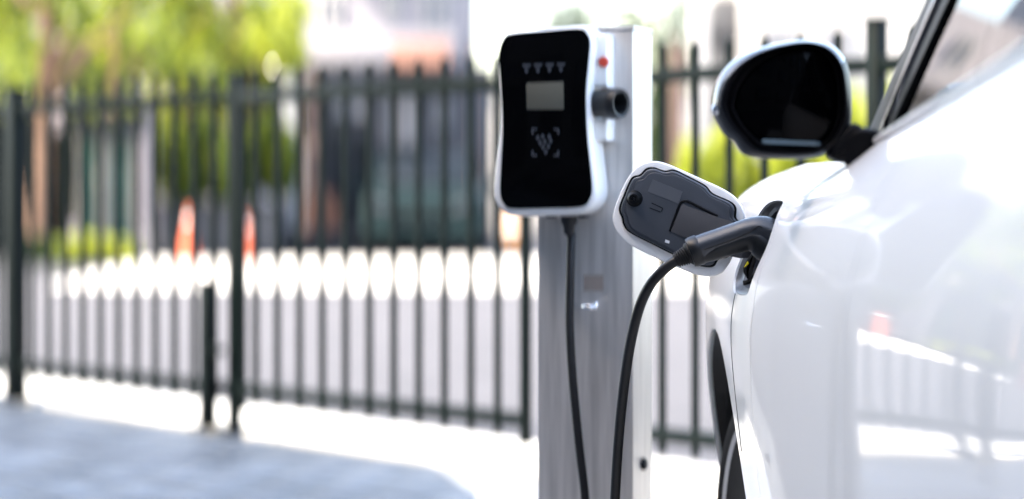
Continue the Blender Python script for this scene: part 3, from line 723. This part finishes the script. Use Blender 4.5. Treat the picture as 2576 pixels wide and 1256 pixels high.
# ------------------------------------------------------------------ fence and gate
def bar_me(h, wd=.019):
    bm = bmesh.new()
    V = [bm.verts.new((sx * wd / 2, sy * wd / 2, z)) for z in (0, h - .012) for sx, sy in ((-1, -1), (1, -1), (1, 1), (-1, 1))]
    t = bm.verts.new((0, 0, h))
    bm.faces.new(V[:4][::-1])
    for i in range(4):
        bm.faces.new((V[i], V[(i + 1) % 4], V[4 + (i + 1) % 4], V[4 + i])); bm.faces.new((V[4 + i], V[4 + (i + 1) % 4], t))
    me = bm_mesh('picket', bm); me.materials.append(M['fence']); return me
PICK = bar_me(1.29)
fang = math.atan2(fd.y, fd.x)
ZB, ZT = .185, 1.306
def tof(p): return (p - fp(1288)).dot(fd)
def fpos(s, z=0): return fp(1288) + fd * s + Vector((0, 0, z))
def fence_run(name, label, cat, s0, s1, posts, pick, group=None, stiles=()):
    mid = fpos((s0 + s1) / 2); root = thing(name, mid, label, cat, group)
    rot = Matrix.Rotation(fang, 3, 'Z')
    for z in (ZB, ZT):
        c = fpos((s0 + s1) / 2, z); box('rail', c, (s1 - s0, .034, .048), M['fence'], root, rot, .003)
    for s, wd, h in posts:
        c = fpos(s, .03 + h / 2); p = box('post', c, (wd, wd, h), M['fence'], root, rot, .003)
        box('post_cap', fpos(s, .03 + h + .006), (wd + .012, wd + .012, .012), M['fence'], p, rot, .003)
        box('foot_plate', fpos(s, .036), (wd + .05, wd + .05, .008), M['fence'], p, rot)
    for s in pick:
        o = bpy.data.objects.new('picket', PICK); COL.objects.link(o); o.parent = root
        o.location = fpos(s, .125) - worldloc(root); o.rotation_euler = (0, 0, fang)
    for s in stiles:
        box('stile', fpos(s, .10 + .65), (.03, .03, 1.30), M['fence'], root, rot, .003)
    return root
SP = .1425
sL, sG0, sG1, sG2, sR, sRR = [tof(fp(x)) for x in (40, 556, 590, 1322, 1640, 2205)]
def between(a, b):
    n = round((b - a) / SP); return [a + (b - a) * k / n for k in range(1, n)]
L0 = sL - 1.57
fence_run('picket_fence', 'dark green metal picket fence ending at the gate behind the short stop post', 'fence', L0 - .02, sG1, [(L0, .07, 1.33), (sL, .068, 1.36), (sG1, .036, 1.36)], between(L0, sL) + between(sL, sG1))
fence_run('picket_gate', 'dark green metal picket gate leaf between the two fences', 'gate', sG1 + .045, sG2, [], between(sG1, sG2), None, (sG1 + .045, sG2))
box_p = fpos(sG1 - .075, .30)
sR0 = tof(fp(1430))
fence_run('picket_fence', 'dark green metal picket fence running behind the steel post and the white car', 'fence', sR0, sRR + 2.2, [(sR0, .05, 1.36), (sRR, .044, 1.40), (sRR + 2.1, .06, 1.45)], between(sR0, sRR) + between(sRR, sRR + 2.1))
sp = thing('stop_post', fpos(sG0, .03) + fn * .06, 'short dark stop post with latch arm standing before the fence', 'post')
rotf = Matrix.Rotation(fang, 3, 'Z')
box('shaft', fpos(sG0, .03 + .28) + fn * .06, (.046, .046, .56), M['fence'], sp, rotf, .004)
box('post_cap', fpos(sG0, .03 + .567) + fn * .06, (.054, .054, .012), M['fence'], sp, rotf, .003)
box('foot_plate', fpos(sG0, .036) + fn * .06, (.11, .11, .01), M['fence'], sp, rotf)
box('latch_arm', fpos((sG0 + sG1) / 2 + .018, .335) + fn * .06, (max(.04, sG1 - sG0 - .0), .022, .026), M['fence'], sp, rotf, .003)

# ------------------------------------------------------------------ beyond the fence
def leaves_me(name, blobs, n, size):
    """blobs: (centre, radii, weight). leaf quads spread through lumpy volumes"""
    wts = np.array([b[2] for b in blobs], float); wts /= wts.sum(); V = []; Fc = []
    which = rng.choice(len(blobs), n, p=wts)
    d = rng.normal(size=(n, 3)); d /= np.linalg.norm(d, axis=1)[:, None]; r = rng.random(n) ** .42
    C = np.array([b[0] for b in blobs], float)[which]; Rd = np.array([b[1] for b in blobs], float)[which]
    P = C + d * Rd * r[:, None]
    a = rng.normal(size=(n, 3)); a /= np.linalg.norm(a, axis=1)[:, None]; b = rng.normal(size=(n, 3)); b = np.cross(a, b); b /= np.linalg.norm(b, axis=1)[:, None]
    s = size * rng.uniform(.6, 1.3, n)[:, None]
    Q = np.stack([P - a * s, P + b * s * .5, P + a * s, P - b * s * .5], 1).reshape(-1, 3)
    me = bpy.data.meshes.new(name)
    me.vertices.add(4 * n); me.vertices.foreach_set('co', Q.ravel())
    me.loops.add(4 * n); me.loops.foreach_set('vertex_index', np.arange(4 * n, dtype=np.int32))
    me.polygons.add(n); me.polygons.foreach_set('loop_start', np.arange(0, 4 * n, 4, dtype=np.int32)); me.update(calc_edges=True)
    return me
def tree(px, Y, h, spread, zc, label, m, n=6000, trunk=.17, lean=0, leaf=.10, group=None, nb=34, rz=1.5):
    base = at(px, HOR, Y); base.z = 0
    root = thing('tree', base, label, 'tree', group)
    top = base + Vector((lean, 0, h * .75))
    tp = [base, base + Vector((lean * .2, 0, h * .2)), base + Vector((lean * .5, .05, h * .5)), top]
    tp = cat_rom(tp, 5, False); tr = link('trunk', tube_me('trunk', tp, [trunk * (1.25 if i == 0 else 1 - .055 * i) for i in range(len(tp))], 14), M['bark'], root)
    for k in range(7):
        a = 2 * math.pi * k / 7 + rng.uniform(-.3, .3); s = Vector(tp[7 + k % 6]); e = s + Vector((math.cos(a) * spread * .6, math.sin(a) * spread * .6, rng.uniform(.5, 1.4)))
        tube('limb', [s, (s + e) / 2 + Vector((0, 0, .15)), e], [trunk * .4, trunk * .28, trunk * .12], M['bark'], tr, 8)
    bl = []
    for k in range(nb):
        a = rng.uniform(0, 2 * math.pi); q = spread * math.sqrt(rng.random()); zz = zc + rng.uniform(-rz, rz)
        rr = rng.uniform(.25, .62) * spread * .5
        bl.append(((base.x + lean + math.cos(a) * q, base.y + .9 + math.sin(a) * q * .8, zz), (rr, rr, rr * .75), rr ** 2))
    link('crown', leaves_me('crown', bl, int(n * .6), leaf), m, root, 0)
    return root
tree(95, 34, 6.5, 2.0, 3.5, 'leafy tree with thick brown trunk beside the navy kiosk', M['leaf'], 5000, .20, .3)
tree(283, 37, 7.5, 2.3, 3.7, 'leafy tree with bare brown trunk behind the teal pavilion', M['leaf_y'], 5200, .19, .2)
tree(470, 39, 6, 1.9, 2.6, 'yellow green tree with low crown behind the clipped hedge', M['leaf_y'], 6000, .14, 0, .10, None, 36, 1.4)
tree(600, 40, 6, 1.5, 2.5, 'bright green tree next to the pale apartment block', M['leaf'], 4500, .14, 0, .10, None, 34, 1.4)
tree(-120, 38, 7, 2.4, 4.0, 'leafy tree standing behind the navy kiosk', M['leaf_y'], 5000, .18)
tree(1600, 75, 7.5, 3.0, 5.0, 'distant dull green tree seen over the steel post', M['leaf_far_haze'], 1500, .2, 0, .22)
tree(1820, 60, 7, 2.5, 4.6, 'tall tree beside the grey gabled house', M['leaf_far_haze'], 1800, .2, 0, .2)
def shrub(x0, x1, ytop, Y, label, m, n=1800, leaf=.07, name='shrub', group=None, depth=None, ybase=None):
    a, b = at(x0, ytop, Y), at(x1, ytop, Y); h = a.z; wd = b.x - a.x; c = (a + b) / 2
    zb_ = 0 if ybase is None else at(0, ybase, Y).z
    root = thing(name, Vector((c.x, Y, zb_)), label, 'shrub' if name == 'shrub' else name, group)
    bl = []; nb = max(5, int(wd / .35))
    for k in range(nb):
        bl.append(((a.x + wd * (k + .5) / nb + rng.uniform(-.08, .08), Y + rng.uniform(-.15, .15), zb_ + (h - zb_) * rng.uniform(.35, .62)), (max(.16, wd / nb * .8), .3 if depth is None else depth, (h - zb_) * rng.uniform(.34, .46)), 1))
    link('foliage', leaves_me('foliage', bl, n, leaf), m, root, 0)
    for k in range(3): tube('stem', [Vector((c.x + (k - 1) * wd * .2, Y, zb_)), Vector((c.x + (k - 1) * wd * .26, Y, zb_ + (h - zb_) * .6))], [.02, .01], M['bark'], root, 6)
    return root
# low plants along the left bed
for i, x in enumerate((85, 130, 175, 215, 262, 305)):
    shrub(x - 24, x + 24, 588 + (i % 3) * 6, 32.5, ['low dark green plant in bed before navy kiosk', 'low green plant in bed before the brown trunk', 'low green plant in bed beside the teal wall', 'low lime plant in bed below the teal wall', 'low lime plant in bed before the cream column', 'bright lime plant in bed beside the grey pole'][i], [M['leaf_d'], M['leaf_d'], M['leaf'], M['leaf_y'], M['leaf_y'], M['leaf_y']][i], 500, .06, group='low plants in the bed')
shrub(58, 192, 285, 37.5, 'dark green hedge between the navy kiosk and the teal pavilion', M['leaf_d'], 4000, .08, 'hedge')
shrub(402, 560, 265, 37, 'tall clipped green hedge with yellow leaf tips by the grey pole', M['leaf'], 6500, .08, 'hedge', ybase=530)
shrub(560, 745, 285, 38, 'tall green hedge reaching to the pale gate pillar', M['leaf'], 6000, .08, 'hedge', ybase=530)
for i, (x0, x1, yt) in enumerate(((1692, 1800, 300), (1790, 1930, 270), (1920, 2060, 240), (2050, 2190, 200), (2120, 2260, 130))):
    shrub(x0, x1, yt, 30 + .4 * i, ['lime green shrub next to the red brown pillar', 'broad lime green shrub seen under the side mirror', 'lime green shrub seen between side mirror and hood', 'lime shrub growing before the white house wall', 'tallest lime shrub beside the tall fence post'][i], M['leaf_y'], 4200, .08, group='lime shrubs before the white house')

def rectw(x0, x1, y0, y1, Y):
    a, b = at(x0, y1, Y), at(x1, y0, Y); return a.x, b.x, max(a.z, 0), b.z
def block(name, x0, x1, y0, y1, Y, depth, m, parent, bevel=.01):
    X0, X1, Z0, Z1 = rectw(x0, x1, y0, y1, Y)
    return box(name, ((X0 + X1) / 2, Y + depth / 2, (Z0 + Z1) / 2), (X1 - X0, depth, Z1 - Z0), m, parent, None, bevel)
def window(x0, x1, y0, y1, Y, parent, pane=None, frame=None):
    X0, X1, Z0, Z1 = rectw(x0, x1, y0, y1, Y); t = .06
    bm = bmesh.new()
    for c, s in (((X0 + X1) / 2, Z0), ((X0 + X1) / 2, Z1)), : pass
    box_bm(bm, ((X0 + X1) / 2, Y - .03, Z0 + t / 2), (X1 - X0, .08, t)); box_bm(bm, ((X0 + X1) / 2, Y - .03, Z1 - t / 2), (X1 - X0, .08, t))
    for x in (X0 + t / 2, X1 - t / 2, (X0 + X1) / 2): box_bm(bm, (x, Y - .031, (Z0 + Z1) / 2), (t, .078, Z1 - Z0 - 2 * t))
    f = link('window', bm_mesh('window', bm), frame or M['w_wall2'], parent)
    box('pane', ((X0 + X1) / 2, Y - .012, (Z0 + Z1) / 2), (X1 - X0 - .02, .02, Z1 - Z0 - .02), pane or M['win'], f)
    return f
def gnd(px, Y): v = at(px, HOR, Y); v.z = 0; return v
# pale apartment block
ap_ = thing('apartment_block', gnd(935, 44), 'pale lilac white apartment block with balcony above the dark shop', 'building')
block('wall', 694, 1180, -420, 640, 44, 8, M['w_wall'], ap_)
block('balcony', 760, 1150, 84, 160, 43.1, .88, M['w_wall'], ap_)
block('balcony', 760, 1150, -240, -170, 43.1, .88, M['w_wall'], ap_)
for x0, x1, y0, y1 in ((800, 860, -20, 80), (968, 1006, -60, 52), (1060, 1130, -20, 80), (800, 860, -340, -240), (968, 1006, -340, -240), (1060, 1130, -340, -240)): window(x0, x1, y0, y1, 44, ap_, M['winl'])
aw = block('awning', 698, 745, 45, 108, 43.2, .75, M['slate'], ap_)
# tall tower behind the trees
tw = thing('apartment_tower', gnd(-60, 60), 'tall pale pink apartment tower rising behind the leafy trees', 'building')
M['pinkwall'] = mat('pale_pink_render', (.40, .35, .36), .85, noise=.06, nscale=.6)
block('wall', -800, 640, -1300, 640, 60, 12, M['pinkwall'], tw)
for zr in range(7):
    for k in range(9):
        x = -740 + k * 150; y = 330 - zr * 230
        window(x, x + 70, y - 120, y, 60, tw, M['winl'], M['pinkwall'])
# dark shop with terracotta awning
sh = thing('shopfront', gnd(1020, 40.5), 'slate blue single storey shop front with terracotta awning', 'building')
block('wall', 808, 1232, 168, 640, 40.5, 3.2, M['slate'], sh)
for x0, x1, y0, y1 in ((830, 925, 235, 300), (965, 1060, 215, 372), (1080, 1150, 230, 330)): window(x0, x1, y0, y1, 40.5, sh, M['winl'], M['slate'])
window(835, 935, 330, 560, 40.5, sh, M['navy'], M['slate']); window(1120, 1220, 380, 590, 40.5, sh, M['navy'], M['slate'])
block('door', 985, 1082, 380, 628, 40.42, .06, M['navy'], sh)
X0, X1, Z0, Z1 = rectw(985, 1134, 104, 166, 40.4)
prism('awning', [Vector((X0, 40.5, Z1)), Vector((X0, 39.6, Z0)), Vector((X0, 39.6, Z0 - .04)), Vector((X0, 40.5, Z0))], (X1 - X0, 0, 0), M['terracotta'], sh, .005)
block('parapet', 800, 1240, 158, 176, 40.3, .3, M['slate'], sh)
M['fascia'] = mat('pale_slate_fascia', (.085, .087, .115), .6, noise=.15, nscale=1.5)
block('fascia', 812, 962, 178, 232, 40.42, .07, M['fascia'], sh); block('fascia', 964, 1228, 178, 212, 40.42, .07, M['fascia'], sh)
# pale gate pillar & pink pillar
p = thing('gate_pillar', gnd(731, 38), 'pale rendered gate pillar between hedge and shop', 'pillar'); block('shaft', 708, 755, 205, 640, 38, .35, M['w_wall2'], p); block('cap', 702, 761, 192, 204.5, 37.95, .45, M['w_wall2'], p)
p = thing('gate_pillar', gnd(786, 38.6), 'pink brown rendered pillar next to the shop front', 'pillar'); block('shaft', 768, 806, 202, 640, 38.6, .3, M['pinkish'], p); block('cap', 763, 811, 190, 201.5, 38.55, .4, M['pinkish'], p)
# low dark wall with terracotta pots
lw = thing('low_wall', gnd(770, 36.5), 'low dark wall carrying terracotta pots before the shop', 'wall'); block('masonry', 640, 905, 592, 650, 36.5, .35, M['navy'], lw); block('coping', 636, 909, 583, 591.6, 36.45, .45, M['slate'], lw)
for i, (x, hw, yt) in enumerate(((778, 14, 505), (822, 24, 490), (859, 9, 515))):
    b = at(x, 582.8, 36.65); hgt = at(x, yt, 36.65).z - b.z; r = hw / F * 36.6
    t = thing('flower_pot', b, ['squat terracotta pot on low dark wall beside pink pillar', 'large round terracotta pot on the low dark wall', 'slim terracotta pot at the end of low dark wall'][i], 'pot', 'terracotta pots on the low wall')
    lathe('vessel', [(.0, .0), (r * .6, .0), (r, hgt * .5), (r * .8, hgt * .9), (r * .9, hgt), (r * .75, hgt), (.0, hgt * .9)], b, (0, 0, 1), M['terracotta'], t, 24)
    lathe('pot_rim', [(r * .86, hgt * .97), (r * .98, hgt * .98), (r * .98, hgt * 1.03), (r * .8, hgt * 1.03)], b, (0, 0, 1), M['terracotta'], t, 24)
# slim pole at the building corner
pl_ = thing('slim_pole', gnd(1187, 37), 'slim pinkish grey pole by the corner of the shop', 'pole'); g = gnd(1187, 37)
tube('shaft', [g, g + Vector((0, 0, 2.95))], .04, M['pinkish'], pl_, 12); lathe('cap', [(.055, 0), (.055, .03), (.0, .06)], g + Vector((0, 0, 2.95)), (0, 0, 1), M['pinkish'], pl_, 12)
# far pale wall
fw = thing('boundary_wall', gnd(1330, 58), 'long pale boundary wall far behind the steel post', 'wall'); block('masonry', 1185, 1760, 235, 600, 58, .4, M['w_wall2'], fw); block('coping', 1180, 1765, 226, 234.6, 57.9, .6, M['w_wall2'], fw)
# amber barrier
ab = thing('road_barrier', gnd(1282, 34.5), 'amber plastic road barrier standing beside the steel post', 'barrier')
block('panel', 1250, 1314, 545, 604, 34.5, .08, M['amber'], ab); block('panel_stripe', 1250, 1314, 566, 580, 34.46, .03, M['white_band'], ab)
block('leg', 1254, 1262, 604.5, 655, 34.5, .07, M['amber'], ab); block('leg', 1302, 1310, 604.5, 655, 34.5, .07, M['amber'], ab)
# cones
def cone(px, Y, h, label):
    g = gnd(px, Y) + Vector((0, 0, .005)); t = thing('traffic_cone', g, label, 'traffic cone', 'orange traffic cones on the plaza')
    r = h * .2
    box('base', g + Vector((0, 0, .02)), (r * 2.5, r * 2.5, .04), M['orange'], t, None, .01)
    lathe('body', [(r, .04), (r * .18, h), (.0, h)], g, (0, 0, 1), M['orange'], t, 24)
    lathe('reflective_band', [(r * .64 , h * .45 + .02), (r * .47, h * .65 + .02)], g, (0, 0, 1), M['orange'], t, 24)
    lathe('reflective_band', [(r * .40 , h * .75), (r * .33, h * .83)], g, (0, 0, 1), M['white_band'], t, 24)
cone(475, 33.4, .70, 'orange traffic cone before the clipped hedge')
cone(621, 33.4, .60, 'orange traffic cone at the end of the low dark wall')
# red bollard
rb = thing('red_bollard', gnd(42, 25), 'short red bollard on the asphalt before the navy kiosk', 'bollard'); g = gnd(42, 25)
lathe('shaft', [(.0, 0), (.065, 0), (.065, .45), (.05, .5), (.0, .51)], g, (0, 0, 1), mat('red_paint', (.25, .02, .02), .4), rb, 20); lathe('band', [(.067, .33), (.067, .38)], g, (0, 0, 1), M['white_band'], rb, 20)
# navy kiosk
kk = thing('kiosk', gnd(25, 35.5), 'dark navy kiosk with shutter at the end of the plant bed', 'kiosk')
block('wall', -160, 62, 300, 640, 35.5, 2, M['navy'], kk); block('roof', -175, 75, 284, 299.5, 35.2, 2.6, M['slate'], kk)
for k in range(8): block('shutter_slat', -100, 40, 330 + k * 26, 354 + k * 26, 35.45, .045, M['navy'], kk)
# teal pavilion
tp_ = thing('pavilion', gnd(270, 35.2), 'teal boarded pavilion with cream columns and slate header', 'pavilion')
for k in range(11): block('board', 190 + k * 14.2, 203.4 + k * 14.2, 342, 645, 36.2 + .02 * (k % 2), .06, M['teal'], tp_, .004)
block('header', 182, 352, 282, 341, 35.3, 1.2, M['slate'], tp_)
for x0, x1 in ((238, 276), (322, 344), (190, 200)): block('column', x0, x1, 341.5, 646, 35.35, .2, M['cream'], tp_, .02)
# grey pole
gp = thing('concrete_pole', gnd(381, 34.3), 'thick grey concrete pole between pavilion and clipped hedge', 'pole'); g = gnd(381, 34.3)
tube('shaft', [g, g + Vector((0, 0, 2.08))], .095, M['greyblue'], gp, 20); lathe('cap', [(.12, 0), (.12, .04), (.0, .07)], g + Vector((0, 0, 2.08)), (0, 0, 1), M['greyblue'], gp, 20)
# grey garden wall under the hedges
gw = thing('garden_wall', gnd(560, 36), 'low grey garden wall under the clipped hedges', 'wall'); block('masonry', 402, 706, 520, 650, 36, 1.6, M['grey_wall'], gw); block('coping', 398, 707, 510, 519.6, 35.9, .3, M['grey_wall'], gw)
# dark parked car, front towards us
pc = thing('parked_car', gnd(1062, 36.2), 'dark parked car with its front towards the plaza and shop behind', 'car')
c0 = gnd(1062, 36.2); wdt = .88
def cpt(x, y, z): return c0 + Vector((x, y, z))
sidep = [(.02, .28), (.0, .5), (.06, .74), (.25, .86), (1.0, .98), (1.9, 1.02), (3.6, 1.0), (3.9, .9), (3.95, .5), (3.9, .28)]
prism('body', [cpt(-wdt, y, z) for y, z in cat_rom(sidep, 3)], (2 * wdt, 0, 0), M['darkcar'], pc, .10, 4)
cab = [(1.0, .96), (1.75, 1.40), (2.1, 1.47), (3.0, 1.45), (3.7, 1.0)]
prism('cabin', [cpt(-wdt + .12, y, z) for y, z in cab], (2 * wdt - .24, 0, 0), M['darkcar'], pc, .08, 3)
prism('windscreen', [cpt(x, y, z) for x, y, z in ((-.66, 1.08, 1.02), (.66, 1.08, 1.02), (.58, 1.70, 1.385), (-.58, 1.70, 1.385))], (0, -.02, .03), M['navy'], pc, .005)
for s in (-1, 1):
    prism('headlight', [cpt(s * x, -.02, z) for x, z in ((.42, .66), (.74, .72), (.76, .82), (.44, .76))], (0, .06, 0), M['lamp'], pc, .01)
    lathe('wing_mirror', [(.0, .0), (.09, .01), (.10, .06), (.05, .11), (.0, .12)], cpt(s * .98, 1.25, 1.02), (0, 1, 0), M['darkcar'], pc, 16)
    for y in (.75, 3.2): lathe('wheel', [(.0, .02), (.2, .02), (.21, .0), (.31, .0), (.32, -.03), (.32, -.18), (.0, -.18)], cpt(s * .87, y, .32), (s, 0, 0), M['rubber'], pc, 24)
prism('grille', [cpt(x, -.03, z) for x, z in ((-.36, .48), (.36, .48), (.42, .64), (-.42, .64))], (0, .06, 0), M['seal'], pc, .005)
prism('number_plate', [cpt(x, -.05, z) for x, z in ((-.2, .40), (.2, .40), (.2, .47), (-.2, .47))], (0, .03, 0), M['white_band'], pc, .003)
# white house with grey gable
hs = thing('white_house', gnd(2060, 46), 'white rendered house with grey gable behind the lime shrubs', 'house')
block('wall', 1862, 2760, -330, 640, 46, 8, M['w_wall2'], hs)
block('porch', 1786, 1861.5, 95, 640, 46.4, 5, M['grey_wall'], hs)
X0, X1, Z0, Z1 = rectw(1776, 1872, -20, 94.5, 46.2)
prism('gable', [Vector((X0, 46.2, Z0)), Vector((X1, 46.2, Z0)), Vector((X1, 46.2, Z1)), Vector(((X0 * .7 + X1 * .3), 46.2, Z1))], (0, 5, 0), M['grey_wall'], hs, .01)
for x0, x1, y0, y1 in ((1920, 2000, 60, 230), (2060, 2140, 60, 230), (1920, 2000, -230, -90), (2060, 2140, -230, -90)): window(x0, x1, y0, y1, 46, hs, M['winl'])
p = thing('gate_pillar', gnd(1762, 43), 'tall pale pillar next to the grey gabled porch', 'pillar'); block('shaft', 1740, 1784, -120, 645, 43, .4, M['w_wall2'], p); block('cap', 1735, 1789, -135, -120.4, 42.95, .5, M['w_wall2'], p)
p = thing('gate_pillar', gnd(1702, 40), 'slim red brown pillar rising behind the fence by the steel post', 'pillar'); block('shaft', 1690, 1716, 112, 645, 40, .2, M['pinkish'], p); block('cap', 1687, 1719, 100, 111.6, 39.97, .26, M['pinkish'], p)
shrub(1645, 1692, 150, 41, 'dark upright shrub beside the slim red brown pillar', M['leaf_d'], 1500, .09)
